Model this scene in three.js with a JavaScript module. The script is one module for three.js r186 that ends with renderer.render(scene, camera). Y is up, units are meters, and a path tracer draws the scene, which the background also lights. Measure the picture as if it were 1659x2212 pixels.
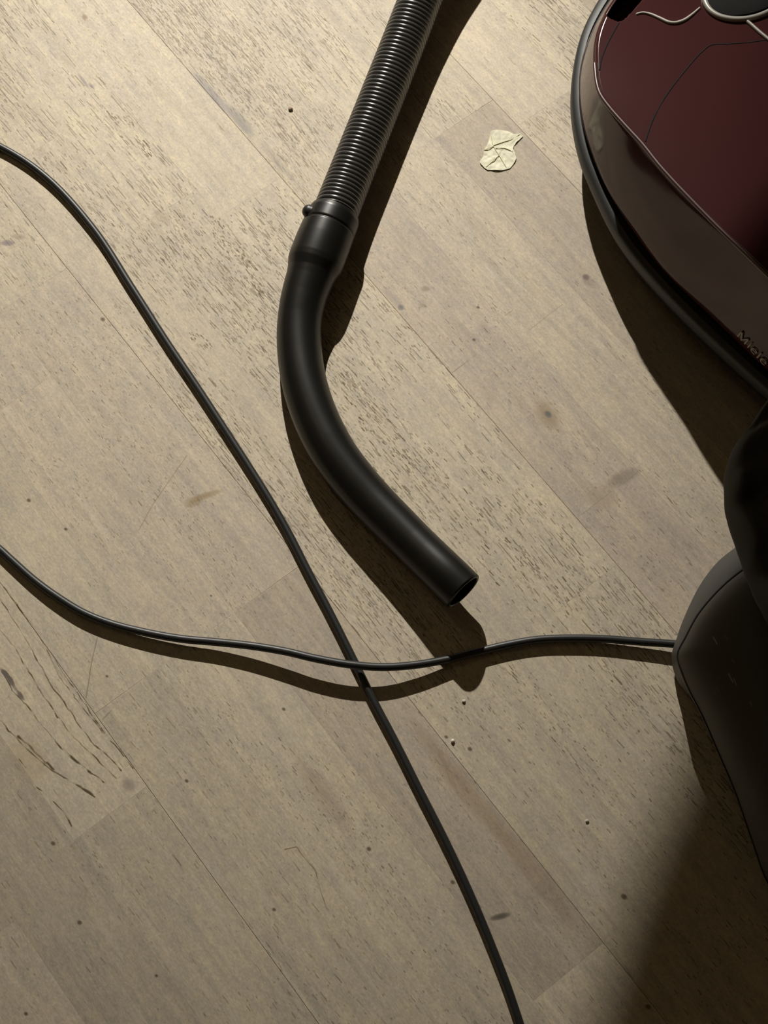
import * as THREE from 'three';
import { mergeGeometries } from 'three/addons/utils/BufferGeometryUtils.js';
import { TextGeometry } from 'three/addons/geometries/TextGeometry.js';
import { FontLoader } from 'three/addons/loaders/FontLoader.js';

// ---------------------------------------------------------------- camera, light, exposure
const W = 1659, H = 2212, FPX = 3322, CAM_H = 1.2137;
const scene = new THREE.Scene();
scene.background = new THREE.Color(0x000000);
const renderer = new THREE.WebGLRenderer({ antialias: true });
renderer.toneMapping = THREE.LinearToneMapping;
renderer.toneMappingExposure = 1.0;
renderer.shadowMap.enabled = true;

const camera = new THREE.PerspectiveCamera(2 * Math.atan(H / 2 / FPX) * 180 / Math.PI, W / H, 0.05, 30);
const PITCH = 20.1857 * Math.PI / 180, ROLL = -0.6305 * Math.PI / 180;
// right / up / back of a camera held over the floor looking down, tipped forward by PITCH, rolled by ROLL
function tip([x, y, z]) {
  let c = Math.cos(ROLL), s = Math.sin(ROLL);
  [x, z] = [c * x + s * z, -s * x + c * z];
  c = Math.cos(PITCH); s = Math.sin(PITCH);
  [y, z] = [c * y - s * z, s * y + c * z];
  return new THREE.Vector3(x, z, -y);
}
const CX = tip([1, 0, 0]), CY = tip([0, 1, 0]), CZ = tip([0, 0, 1]);
camera.position.set(0, CAM_H, 0);
camera.quaternion.setFromRotationMatrix(new THREE.Matrix4().makeBasis(CX, CY, CZ));
camera.updateMatrixWorld(true);
scene.add(camera);

const LAMP = new THREE.Vector3(-0.25, 1.45, -2.55);          // the reading lamp's mouth
const AZ = 5 * Math.PI / 180, DEP = 39.7 * Math.PI / 180;     // where its shade points
const LAMP_DIR = new THREE.Vector3(Math.sin(AZ) * Math.cos(DEP), -Math.sin(DEP), Math.cos(AZ) * Math.cos(DEP));
const spot = new THREE.SpotLight(new THREE.Color(1, 0.95, 0.86), 23.8, 0, 16.3 * Math.PI / 180, 1, 2);
spot.position.copy(LAMP);
spot.target.position.copy(LAMP).add(LAMP_DIR);
spot.castShadow = true; spot.shadow.mapSize.set(2048, 2048); spot.shadow.radius = 0.7; spot.shadow.camera.near = 0.05;
spot.name = 'lamp_beam';
scene.add(spot, spot.target);
const WALL_ALBEDO = new THREE.Color(0.88, 0.83, 0.74);

// ---------------------------------------------------------------- helpers
let seed = 7;
const rnd = () => { seed = (seed + 0x6d2b79f5) | 0; let t = Math.imul(seed ^ (seed >>> 15), 1 | seed); t = (t + Math.imul(t ^ (t >>> 7), 61 | t)) ^ t; return ((t ^ (t >>> 14)) >>> 0) / 4294967296; };
const rr = (a, b) => a + (b - a) * rnd();
const V = (x, y, z) => new THREE.Vector3(x, y, z);
// the point at height h that lies under the photograph's pixel
function ray(px, py) { return CX.clone().multiplyScalar((px - W / 2) / FPX).addScaledVector(CY, -(py - H / 2) / FPX).sub(CZ); }
function P(px, py, h = 0) { const d = ray(px, py); return camera.position.clone().addScaledVector(d, (CAM_H - h) / -d.y); }
function pix(p) { const q = p.clone().sub(camera.position), z = -q.dot(CZ); return [W / 2 + FPX * q.dot(CX) / z, H / 2 - FPX * q.dot(CY) / z]; }
// board coordinates: u runs along the boards, v across them
const TH = 52.4315 * Math.PI / 180, ST = Math.sin(TH), CT = Math.cos(TH);
const toUV = (p) => [p.x * CT + p.z * ST, p.x * ST - p.z * CT];
const fromUV = (u, v, y = 0) => V(u * CT + v * ST, y, u * ST - v * CT);
const UV = (px, py) => toUV(P(px, py));

const used = {};
function numbered(n) { const k = used[n] = (used[n] ?? -1) + 1; return k ? n + '_' + String(k).padStart(3, '0') : n; }
function mesh(name, geo, mat, parent = scene) {
  const m = new THREE.Mesh(geo, mat); m.name = parent === scene ? numbered(name) : name;
  m.castShadow = m.receiveShadow = true; parent.add(m); return m;
}
function thing(name, label, category, pos = V(0, 0, 0)) {
  const g = new THREE.Group(); g.name = numbered(name); g.position.copy(pos); scene.add(g);
  g.userData = { label, category }; return g;
}
function tag(o, label, category, group) { o.userData = { label, category }; if (group) o.userData.group = group; return o; }
function part(name, geo, mat, root, label) {                  // world-space geometry -> child of root
  geo.translate(-root.position.x, -root.position.y, -root.position.z);
  const m = mesh(name, geo, mat, root); if (label) m.userData.label = label; return m;
}
const std = (o) => new THREE.MeshStandardMaterial(o);
const phys = (o) => new THREE.MeshPhysicalMaterial(o);
const lin = (r, g, b) => new THREE.Color().setRGB(r, g, b);

// noise tables
const NT = 512, ntab = new Float32Array(NT * NT);
for (let i = 0; i < NT * NT; i++) ntab[i] = rnd() * 2 - 1;
function vnoise(x, y) {
  const xf = Math.floor(x), yf = Math.floor(y); let fx = x - xf, fy = y - yf;
  fx = fx * fx * (3 - 2 * fx); fy = fy * fy * (3 - 2 * fy);
  const x0 = xf & 511, x1 = (xf + 1) & 511, y0 = (yf & 511) << 9, y1 = ((yf + 1) & 511) << 9;
  const a = ntab[y0 + x0], b = ntab[y0 + x1], c = ntab[y1 + x0], d = ntab[y1 + x1];
  return a + (b - a) * fx + (c - a + (a - b - c + d) * fx) * fy;
}
// swept tube with a radius that varies along the path (parallel-transported frames)
function sweep(points, radiusAt, steps, radial, { caps = true, squash } = {}) {
  const curve = new THREE.CatmullRomCurve3(points, false, 'centripetal');
  curve.arcLengthDivisions = 2000;
  const L = curve.getLength(), pos = [], uv = [], idx = [];
  let N = V(0, 1, 0), prevT = null;
  for (let i = 0; i <= steps; i++) {
    const s = i / steps, p = curve.getPointAt(s), T = curve.getTangentAt(s);
    if (prevT) { const q = new THREE.Quaternion().setFromUnitVectors(prevT, T); N.applyQuaternion(q); }
    N.sub(T.clone().multiplyScalar(N.dot(T))).normalize(); prevT = T.clone();
    const B = T.clone().cross(N), r = radiusAt(s * L, L);
    for (let j = 0; j <= radial; j++) {
      const a = j / radial * Math.PI * 2, k = squash ? squash(s * L, a, L) : 1;
      const q = p.clone().addScaledVector(N, Math.cos(a) * r * k).addScaledVector(B, Math.sin(a) * r * k);
      pos.push(q.x, q.y, q.z); uv.push(s * L, j / radial);
    }
  }
  const R = radial + 1;
  for (let i = 0; i < steps; i++) for (let j = 0; j < radial; j++) {
    const a = i * R + j, b = a + R; idx.push(a, a + 1, b, b, a + 1, b + 1);
  }
  if (caps) for (const e of [0, steps]) {
    const p = curve.getPointAt(e / steps), c = pos.length / 3; pos.push(p.x, p.y, p.z); uv.push(0, 0);
    for (let j = 0; j < radial; j++) { const a = e * R + j; e ? idx.push(c, a, a + 1) : idx.push(c, a + 1, a); }
  }
  const g = new THREE.BufferGeometry();
  g.setAttribute('position', new THREE.Float32BufferAttribute(pos, 3));
  g.setAttribute('uv', new THREE.Float32BufferAttribute(uv, 2));
  g.setIndex(idx); g.computeVertexNormals();
  // close the normal seam
  const nn = g.attributes.normal;
  for (let i = 0; i <= steps; i++) {
    const a = i * R, b = i * R + radial, n = V(nn.getX(a) + nn.getX(b), nn.getY(a) + nn.getY(b), nn.getZ(a) + nn.getZ(b)).normalize();
    nn.setXYZ(a, n.x, n.y, n.z); nn.setXYZ(b, n.x, n.y, n.z);
  }
  g.userData = { curve, L };
  return g;
}
// closed rings of equal length joined into a skin
function loft(rings, { capBottom = false, capTop = false } = {}) {
  const M = rings[0].length, pos = [], idx = [];
  for (const r of rings) for (const p of r) pos.push(p.x, p.y, p.z);
  for (let i = 0; i + 1 < rings.length; i++) for (let j = 0; j < M; j++) {
    const a = i * M + j, b = i * M + (j + 1) % M, c = a + M, d = b + M; idx.push(a, b, c, c, b, d);
  }
  const cap = (ri, up) => {
    const c = V(0, 0, 0); rings[ri].forEach((p) => c.add(p)); c.multiplyScalar(1 / M);
    const k = pos.length / 3; pos.push(c.x, c.y, c.z);
    for (let j = 0; j < M; j++) { const a = ri * M + j, b = ri * M + (j + 1) % M; up ? idx.push(a, b, k) : idx.push(b, a, k); }
  };
  if (capBottom) cap(0, false); if (capTop) cap(rings.length - 1, true);
  const g = new THREE.BufferGeometry();
  g.setAttribute('position', new THREE.Float32BufferAttribute(pos, 3)); g.setIndex(idx);
  const uv = []; for (let i = 0; i < pos.length / 3; i++) uv.push(pos[3 * i], pos[3 * i + 2]);
  g.setAttribute('uv', new THREE.Float32BufferAttribute(uv, 2));
  g.computeVertexNormals(); return g;
}
function orient(geo) {                                           // make the skin face outwards
  const p = geo.attributes.position, ix = geo.index; let vol = 0; const a = V(), b = V(), c = V(), o = V(p.getX(0), p.getY(0), p.getZ(0));
  for (let i = 0; i < ix.count; i += 3) {
    a.fromBufferAttribute(p, ix.getX(i)).sub(o); b.fromBufferAttribute(p, ix.getX(i + 1)).sub(o); c.fromBufferAttribute(p, ix.getX(i + 2)).sub(o);
    vol += a.dot(b.cross(c));
  }
  if (vol < 0) { for (let i = 0; i < ix.count; i += 3) { const t = ix.getX(i); ix.setX(i, ix.getX(i + 1)); ix.setX(i + 1, t); } geo.computeVertexNormals(); }
  return geo;
}
const ringFrom = (pts, M, soft = 0) => {
  const c = new THREE.CatmullRomCurve3(pts, true, 'centripetal'); let r = Array.from({ length: M }, (_, i) => c.getPoint(i / M));
  for (let k = 0; k < soft; k++) r = r.map((p, i) => p.clone().multiplyScalar(0.5).addScaledVector(r[(i + 1) % M], 0.25).addScaledVector(r[(i + M - 1) % M], 0.25));
  return r;
};
const mix = (A, B, t) => A.map((p, i) => p.clone().lerp(B[i], t));
const centre = (R) => { const c = V(0, 0, 0); R.forEach((p) => c.add(p)); return c.multiplyScalar(1 / R.length); };
const shrink = (R, k, y, c = centre(R)) => R.map((p) => V(c.x + (p.x - c.x) * k, y ?? p.y, c.z + (p.z - c.z) * k));
const caster = new THREE.Raycaster();
function hit(obj, px, py) {                                      // where the photograph's pixel meets a surface already built
  obj.updateWorldMatrix(true, false);
  caster.set(camera.position, ray(px, py).normalize());
  const h = caster.intersectObject(obj, false)[0]; return h ? { p: h.point, n: h.face.normal.clone() } : null;
}

// ---------------------------------------------------------------- floor: three-strip boards of pale oiled wood
const BOARD = 0.207, STRIP = BOARD / 3, OFF = 0.61526;
const vTop = (k) => OFF - k * STRIP;                              // strip k lies between vTop(k+1) and vTop(k)
const ROOM = { u0: -3.3, u1: 1.9, v0: -1.95, v1: 2.65 };
const floor = new THREE.Group(); floor.name = 'floor'; floor.userData = { kind: 'structure' }; scene.add(floor);
floor.rotation.y = -TH;                                           // local x = u, local z = -v

// strip ends seen in the photograph
const ENDS = { '-1': [-0.571], 0: [-0.607, 0.02], 1: [-0.607, -0.16], 2: [-0.607, -0.242], 3: [-0.66, -0.19], 4: [-0.696, -0.25], 5: [-0.82, -0.2], 6: [-0.70, -0.35, 0.034], 7: [-0.62, -0.35, 0.06], 8: [-0.74, -0.35, -0.02], 9: [-0.62, -0.277, 0.1], 10: [-0.385, 0.0] };
// tone (brightness, warmth, pinkness), pore density per cm2, pore length in mm, pore darkness, patchiness
const LOOK = [
  [-2, -0.9, -0.2, { t: 1.03, d: 7.0, l: 9, a: 0.62 }], [-1, -0.95, -0.58, { t: 1.03, pk: 0.2, d: 0.35, l: 5, a: 0.4 }], [-1, -0.56, 0, { t: 1.0, pk: 0.3, d: 5.0, l: 6, a: 0.6 }],
  [0, -0.95, -0.61, { t: 0.99, d: 2.0, l: 6, a: 0.6 }], [0, -0.6, 0, { t: 0.92, pk: 0.4, d: 2.2, l: 2.6, a: 0.45 }],
  [1, -1.1, -0.61, { t: 1.0, d: 4.5, l: 8, a: 0.55 }], [1, -0.6, -0.17, { t: 0.98, pk: 0.15, d: 3.2, l: 3.2, a: 0.5 }], [1, -0.15, 0.3, { t: 0.97, pk: 0.3, d: 2, l: 5, a: 0.5 }],
  [2, -1.3, -0.61, { t: 0.99, pk: 0.1, d: 10.5, l: 6, a: 0.5 }], [2, -0.6, -0.25, { t: 0.96, pk: 0.4, d: 2.4, l: 2.6, a: 0.5 }], [2, -0.24, 0.3, { t: 0.95, pk: 0.55, d: 2.6, l: 3, a: 0.5 }],
  [3, -1.2, -0.67, { t: 1.03, d: 1.8, l: 5, a: 0.45 }], [3, -0.65, -0.2, { t: 1.02, d: 5.5, l: 6, a: 0.8 }], [3, -0.19, 0.3, { t: 1.0, d: 5.5, l: 6, a: 0.75 }],
  [4, -1.3, -0.7, { t: 1.02, d: 2.6, l: 10, a: 0.6 }], [4, -0.69, -0.26, { t: 1.0, d: 7.0, l: 5.5, a: 0.7 }], [4, -0.25, 0.3, { t: 0.98, d: 3.5, l: 4, a: 0.65 }],
  [5, -1.3, -0.83, { t: 1.0, pk: 0.15, d: 4.5, l: 10, a: 0.55 }], [5, -0.82, -0.21, { t: 1.0, pk: 0.1, d: 5.0, l: 6, a: 0.62 }], [5, -0.2, 0.3, { t: 0.98, d: 3.0, l: 3, a: 0.55 }],
  [6, -1.1, -0.71, { t: 1.0, d: 2.0, l: 6, a: 0.5 }], [6, -0.7, -0.36, { t: 0.99, pk: 0.25, d: 3, l: 2.2, a: 0.5 }], [6, -0.35, 0.03, { t: 0.93, pk: 0.4, d: 2, l: 2.5, a: 0.45 }], [6, 0.035, 0.6, { t: 1.04, pk: 0.15, d: 1.5, l: 3, a: 0.5 }],
  [7, -1.1, -0.36, { t: 1.0, pk: 0.25, d: 2.6, l: 2.4, a: 0.45 }], [7, -0.35, 0.05, { t: 1.0, d: 4.4, l: 2.5, a: 0.5 }], [7, 0.06, 0.6, { t: 0.99, pk: 0.2, d: 2, l: 2.5, a: 0.5 }],
  [8, -1.1, -0.36, { t: 1.0, d: 1.0, l: 2.5, a: 0.4 }], [8, -0.35, 0, { t: 0.98, d: 3.4, l: 4, a: 0.45 }], [8, -0.02, 0.5, { t: 0.97, d: 1.6, l: 4, a: 0.5 }],
  [9, -0.6, -0.28, { t: 1.03, d: 0.3, l: 3, a: 0.3 }], [9, -0.277, 0.1, { t: 0.97, d: 3, l: 3.5, a: 0.45 }], [10, -0.385, 0, { t: 0.94, pk: 0.15, d: 2, l: 3, a: 0.45 }], [10, -0.7, -0.39, { t: 0.93, d: 1, l: 3, a: 0.4 }],
];
const strips = [];
for (let k = Math.floor((OFF - ROOM.v1) / STRIP); k <= Math.ceil((OFF - ROOM.v0) / STRIP); k++) {
  const known = [...(ENDS[k] ?? [rr(-0.6, -0.2)])].sort((a, b) => a - b), cuts = [...known];
  const boardEnd = (((k % 3) + 3) % 3);
  while (cuts[0] > ROOM.u0) cuts.unshift(cuts[0] - rr(0.3, 0.62));
  while (cuts.at(-1) < ROOM.u1) cuts.push(cuts.at(-1) + rr(0.3, 0.62));
  for (let i = 0; i + 1 < cuts.length; i++) {
    const u0 = Math.max(ROOM.u0, cuts[i]), u1 = Math.min(ROOM.u1, cuts[i + 1]);
    const v0 = Math.max(ROOM.v0, vTop(k + 1)), v1 = Math.min(ROOM.v1, vTop(k));
    if (u1 - u0 < 0.02 || v1 - v0 < 0.01) continue;
    let m = fromUV((u0 + u1) / 2, (v0 + v1) / 2), inView = false;
    for (let s = 0; s <= 16 && !inView; s++) for (const vv of [v0, v1]) { const q = pix(fromUV(u0 + (u1 - u0) * s / 16, vv)); if (q[0] > -40 && q[0] < W + 40 && q[1] > -40 && q[1] < H + 40) inView = true; }
    const um = (u0 + u1) / 2;
    const look = LOOK.find((l) => l[0] === k && um >= l[1] && um <= l[2])?.[3] ?? { t: rr(0.93, 1.03), pk: rr(0, 0.4), d: rr(0.8, 4), l: rr(3, 7), a: 0.5 };
    strips.push({ k, u0, u1, v0, v1, inView, look, dist: m.distanceTo(V(0, 0, -0.45)) });
  }
}
// pages of wood: each strip in view is painted in its own row
const PPM = 2600, PAGE = 2048, ROWH = 180, PITCHROW = 186, PERPAGE = Math.floor(PAGE / PITCHROW);
const seen = strips.filter((s) => s.inView);
const pages = [];
const BASE = [203, 190.5, 168];
function paintRow(ctx, y0, s) {
  const { look, u0, v1 } = s, wpx = Math.min(PAGE, Math.ceil((s.u1 - s.u0) * PPM)), img = ctx.createImageData(PAGE, PITCHROW), D = img.data;
  const ox = rr(0, 400), oy = rr(0, 400), pk = look.pk ?? 0, lean = rr(-0.012, 0.012);
  for (let y = 0; y < PITCHROW; y++) for (let x = 0; x < PAGE; x++) {
    const X = x / 2.6, Y = (y - 3) / 2.6 + X * lean;                    // mm
    const warp = vnoise(ox + X * 0.006, oy + Y * 0.03) * 4;
    const n1 = vnoise(ox + X * 0.008, oy + (Y + warp) * 0.22), n2 = vnoise(ox + 90 + X * 0.022, oy + Y * 0.07);
    const n3 = vnoise(ox + X * 0.09, oy + 50 + (Y + warp) * 1.25), n4 = vnoise(ox + X * 0.5, oy + Y * 1.6), n5 = vnoise(ox + 7 + X * 0.03, oy + 70 + (Y + warp) * 0.5);
    const n6 = vnoise(ox + X * 0.75, oy + 31 + Y * 0.9), n7 = vnoise(ox + 60 + X * 0.16, oy + 11 + Y * 0.3);
    let b = look.t * (1 + 0.026 * n1 + 0.03 * n2 + 0.022 * n3 + 0.045 * n4 + 0.026 * n5 + 0.04 * n6 + 0.03 * n7);
    const w = 0.4 * n2 + 0.3 * n5 + 0.6 * n7, i = 4 * (y * PAGE + x);
    D[i] = BASE[0] * b * (1 - 0.0 * pk); D[i + 1] = BASE[1] * b * (1 - 0.022 * pk - 0.006 * w); D[i + 2] = BASE[2] * b * (1 + 0.008 * pk - 0.035 * w); D[i + 3] = 255;
  }
  ctx.putImageData(img, 0, y0);
  ctx.save(); ctx.beginPath(); ctx.rect(0, y0, PAGE, PITCHROW); ctx.clip();
  // draw in metres of board space
  ctx.setTransform(PPM, 0, 0, -PPM, -u0 * PPM, y0 + 3 + v1 * PPM);
  ctx.lineCap = 'round';
  const du = s.u1 - s.u0, dv = s.v1 - s.v0, n = look.d * du * dv * 1e4 * (s.u0 < -0.68 ? 1.6 : 1.15);
  for (let i = 0; i < 150 * du / 0.45; i++) {                              // long faint fibres, darker and paler
    const u = u0 + rnd() * du - 0.02, v = s.v0 + rnd() * dv, l = rr(0.008, 0.04), pale = rnd() < 0.55;
    ctx.strokeStyle = pale ? `rgba(232,222,204,${rr(0.05, 0.18).toFixed(2)})` : `rgba(150,132,106,${rr(0.05, 0.2).toFixed(2)})`; ctx.lineWidth = rr(0.0003, pale ? 0.0012 : 0.0008);
    ctx.beginPath(); ctx.moveTo(u, v); ctx.quadraticCurveTo(u + l / 2, v + rr(-1, 1) * 0.0006 - lean * l / 2, u + l, v - lean * l); ctx.stroke();
  }
  for (let i = 0; i < 34 * du / 0.45; i++) {                               // pale glaze left in patches
    const u = u0 + rnd() * du, v = s.v0 + rnd() * dv; ctx.save(); ctx.translate(u, v); ctx.scale(rr(0.008, 0.035), rr(0.002, 0.007));
    const g = ctx.createRadialGradient(0, 0, 0, 0, 0, 1), c = rnd() < 0.6 ? '226,216,200' : '168,150,130', a = rr(0.08, 0.26); g.addColorStop(0, `rgba(${c},${a})`); g.addColorStop(1, `rgba(${c},0)`);
    ctx.fillStyle = g; ctx.beginPath(); ctx.arc(0, 0, 1, 0, 7); ctx.fill(); ctx.restore();
  }
  const pox = rr(0, 300), poy = rr(0, 300);
  for (let i = 0; i < n; i++) {
    const u = u0 + rnd() * du, v = s.v0 + rnd() * dv;
    const keep = 0.55 + 0.75 * vnoise(pox + u * 9, poy + v * 34) + 0.22 * vnoise(pox + 50 + u * 45, poy + v * 160);
    if (rnd() > keep) continue;
    const big = rnd(), len = look.l * 1e-3 * (0.28 + 2.0 * big * big * big), ang = lean * -1 + rr(-0.035, 0.035) + 0.06 * vnoise(pox + u * 6, poy + 99);
    const tone = rr(-14, 24);
    ctx.strokeStyle = `rgba(${86 + tone},${72 + tone},${50 + tone * 0.9},${Math.min(0.95, look.a * rr(0.45, 1.55)).toFixed(2)})`;
    ctx.lineWidth = rr(0.00024, 0.00052);
    ctx.beginPath(); ctx.moveTo(u, v); ctx.quadraticCurveTo(u + len / 2, v + Math.sin(ang) * len / 2 + rr(-1, 1) * 2e-4, u + len, v + Math.sin(ang) * len); ctx.stroke();
  }
  marks(ctx, s);
  ctx.restore();
}
// marks that the photograph shows on particular strips (knots, resin veins, stains, scratches)
function blob(ctx, px, py, rx, ry, rot, col, a) {
  const [u, v] = UV(px, py), m = 1 / 2500;
  ctx.save(); ctx.translate(u, v); ctx.rotate(rot); ctx.scale(rx * m, ry * m);
  const g = ctx.createRadialGradient(0, 0, 0, 0, 0, 1);
  g.addColorStop(0, `rgba(${col},${a})`); g.addColorStop(0.55, `rgba(${col},${a * 0.75})`); g.addColorStop(1, `rgba(${col},0)`);
  ctx.fillStyle = g; ctx.beginPath(); ctx.arc(0, 0, 1, 0, 7); ctx.fill(); ctx.restore();
}
function vein(ctx, pts, w, col, a, rough = 0) {
  const q = pts.map((p) => UV(...p));
  for (let i = 0; i + 1 < q.length; i++) {
    const n = rough ? 14 : 1;
    for (let j = 0; j < n; j++) {
      const f = (t) => [q[i][0] + (q[i + 1][0] - q[i][0]) * t, q[i][1] + (q[i + 1][1] - q[i][1]) * t];
      const A = f(j / n), B = f((j + 1) / n), k = rough ? vnoise(A[0] * 220, A[1] * 220 + 31) : 0;
      ctx.strokeStyle = `rgba(${col},${Math.max(0.05, a * (1 + rough * k)).toFixed(2)})`; ctx.lineWidth = w * 0.0004 * (1 + 0.7 * rough * k);
      const dx = rough * 0.0007 * vnoise(A[0] * 150, 7 + i), dx2 = rough * 0.0007 * vnoise(B[0] * 150, 7 + i);
      ctx.beginPath(); ctx.moveTo(A[0], A[1] + dx); ctx.lineTo(B[0], B[1] + dx2); ctx.stroke();
    }
  }
}
function curl(ctx, pts) {
  const q = new THREE.CatmullRomCurve3(pts.map((p) => { const [u, v] = UV(...p); return V(u, v, 0); })).getPoints(40);
  for (let j = 0; j < 40; j++) { const a = 0.07 + 0.07 * vnoise(q[j].x * 160, q[j].y * 160); ctx.strokeStyle = `rgba(140,116,88,${Math.max(0.02, a).toFixed(2)})`; ctx.lineWidth = 0.0007; ctx.beginPath(); ctx.moveTo(q[j].x, q[j].y); ctx.lineTo(q[j + 1].x, q[j + 1].y); ctx.stroke(); }
}
function cluster(ctx, px, py, rx, ry, n, a, len = 2.2) {
  const [u, v] = UV(px, py);
  let s = Math.round(px * 31 + py); const r = () => { s = (s * 16807) % 2147483647; return s / 2147483647; };
  for (let i = 0; i < n; i++) {
    const g = Math.sqrt(r()), t = r() * 6.283, uu = u + g * Math.cos(t) * rx / 2500, vv = v + g * Math.sin(t) * ry / 2500, l = len * 1e-3 * (0.3 + r());
    ctx.strokeStyle = `rgba(80,65,40,${(a * (0.4 + 0.8 * r())).toFixed(2)})`; ctx.lineWidth = 0.0004 + 0.0005 * r();
    ctx.beginPath(); ctx.moveTo(uu, vv); ctx.lineTo(uu + l, vv + (r() - 0.5) * l * 0.3); ctx.stroke();
  }
}
function marks(ctx) {
  const DK = '78,64,42', GR = '112,108,112';
  // knots and grey stains
  blob(ctx, 1184, 895, 60, 26, -0.1, '160,138,110', 0.35); blob(ctx, 1184, 895, 38, 16, -0.1, '146,124,98', 0.5); blob(ctx, 1184, 895, 11, 8, 0, '84,92,92', 0.85); blob(ctx, 1176, 905, 42, 16, -0.05, '160,140,116', 0.35);
  blob(ctx, 866, 664, 9, 8, 0, '110,108,108', 0.8); blob(ctx, 850, 645, 40, 12, 0.1, GR, 0.22); blob(ctx, 1266, 599, 10, 9, 0, '86,76,72', 0.8); blob(ctx, 1272, 608, 20, 14, 0, '140,122,108', 0.4);
  blob(ctx, 919, 624, 12, 9, 0.8, '130,118,92', 0.55); blob(ctx, 913, 660, 13, 6, 0.6, '130,118,92', 0.4); blob(ctx, 183, 37, 10, 8, 0, '140,112,90', 0.7);
  blob(ctx, 16, 525, 20, 9, 0.9, '118,106,112', 0.65); blob(ctx, 40, 512, 20, 8, 0.7, '130,112,100', 0.4); blob(ctx, 180, 175, 26, 5, -0.05, '120,110,122', 0.55); blob(ctx, 197, 185, 12, 5, 0.1, '120,108,122', 0.5);
  blob(ctx, 455, 200, 95, 13, 0, '128,124,130', 0.5); blob(ctx, 520, 262, 60, 15, 0, '122,120,118', 0.5); blob(ctx, 600, 350, 80, 12, 0, '150,140,132', 0.4);
  blob(ctx, 1345, 1032, 46, 18, 1.4, '122,108,92', 0.5); blob(ctx, 1300, 1075, 40, 34, 0.4, '150,132,108', 0.35);
  blob(ctx, 1080, 1980, 24, 7, 1.15, '70,66,54', 0.75); blob(ctx, 440, 1072, 50, 9, 1.25, '140,112,66', 0.5); blob(ctx, 418, 1088, 22, 9, 1.2, '132,106,64', 0.4);
  blob(ctx, 700, 1720, 100, 26, 0, '150,132,116', 0.4); blob(ctx, 1000, 1700, 190, 24, 0, '150,126,98', 0.4); blob(ctx, 1150, 1880, 170, 26, 0, '146,122,96', 0.35); blob(ctx, 278, 1695, 18, 14, 0, '138,124,116', 0.6);
  blob(ctx, 60, 1640, 60, 40, 0, '160,140,108', 0.3); blob(ctx, 350, 470, 30, 18, 0.2, '165,146,124', 0.4);
  for (const [x, y, r] of [[142, 1143, 5], [62, 1081, 6], [115, 1822, 6], [172, 1993, 6], [222, 690, 7], [338, 2108, 4], [56, 2190, 5], [613, 1532, 5], [403, 1687, 5], [231, 1461, 4], [456, 1287, 3], [978, 1906, 6], [1033, 664, 5], [1024, 734, 5], [1400, 2175, 7], [1348, 1937, 8], [592, 1965, 5], [964, 1592, 5], [1015, 1618, 6], [797, 1834, 6], [627, 233, 4]]) blob(ctx, x, y, r, r * 0.8, 0.3, '70,52,34', 0.75);
  // clumps of dark dashes
  cluster(ctx, 242, 250, 24, 8, 14, 0.7, 4); cluster(ctx, 275, 258, 18, 12, 12, 0.55, 4); cluster(ctx, 308, 315, 26, 14, 22, 0.75, 4); cluster(ctx, 265, 300, 14, 4, 4, 0.7, 5);
  cluster(ctx, 470, 480, 30, 10, 20, 0.7, 2); cluster(ctx, 480, 520, 50, 10, 30, 0.7, 2.5); cluster(ctx, 520, 545, 40, 12, 26, 0.65, 2.5); cluster(ctx, 535, 590, 34, 14, 18, 0.7, 3); cluster(ctx, 560, 625, 34, 14, 22, 0.7, 3); cluster(ctx, 430, 730, 40, 14, 26, 0.7, 3); cluster(ctx, 560, 720, 60, 30, 22, 0.7, 4);
  cluster(ctx, 780, 1830, 130, 60, 41, 0.5, 2); cluster(ctx, 920, 2030, 160, 70, 34, 0.5, 2); cluster(ctx, 1010, 1510, 70, 40, 27, 0.55, 2.2); cluster(ctx, 1150, 1560, 160, 60, 29, 0.5, 2.6); cluster(ctx, 1290, 1640, 150, 60, 27, 0.5, 2.6); cluster(ctx, 1200, 1480, 140, 60, 22, 0.45, 2.4);
  cluster(ctx, 760, 850, 70, 40, 33, 0.8, 4); cluster(ctx, 860, 960, 120, 50, 27, 0.75, 4); cluster(ctx, 1010, 1080, 130, 50, 31, 0.75, 4.5); cluster(ctx, 1150, 1270, 150, 60, 36, 0.75, 4.5); cluster(ctx, 700, 1170, 140, 40, 34, 0.6, 3); cluster(ctx, 850, 1330, 100, 40, 19, 0.6, 3);
  // resin veins of the strip at the left edge
  const veins = [[[8, 1268], [52, 1328], [115, 1420], [150, 1475], [185, 1523], [238, 1600], [268, 1633], [288, 1660]], [[100, 1405], [125, 1455], [160, 1505], [195, 1550], [230, 1590]],
    [[-10, 1280], [40, 1355], [70, 1405], [110, 1480], [150, 1535], [180, 1578], [205, 1610], [235, 1635], [262, 1665]], [[-5, 1355], [30, 1395], [62, 1450], [85, 1490], [125, 1550], [165, 1598], [195, 1625], [228, 1660], [252, 1682]],
    [[-8, 1430], [25, 1490], [55, 1520], [85, 1560], [120, 1600], [140, 1625], [190, 1665], [225, 1690]], [[-5, 1550], [20, 1580], [55, 1615], [95, 1652], [140, 1680], [175, 1700], [205, 1722]], [[40, 1640], [55, 1660]], [[80, 1700], [103, 1716]], [[116, 1730], [135, 1752], [155, 1785]]];
  veins.forEach((q, i) => vein(ctx, q, i === 1 ? 1.4 : 1.7, '94,78,48', 0.64, 0.9));
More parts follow.
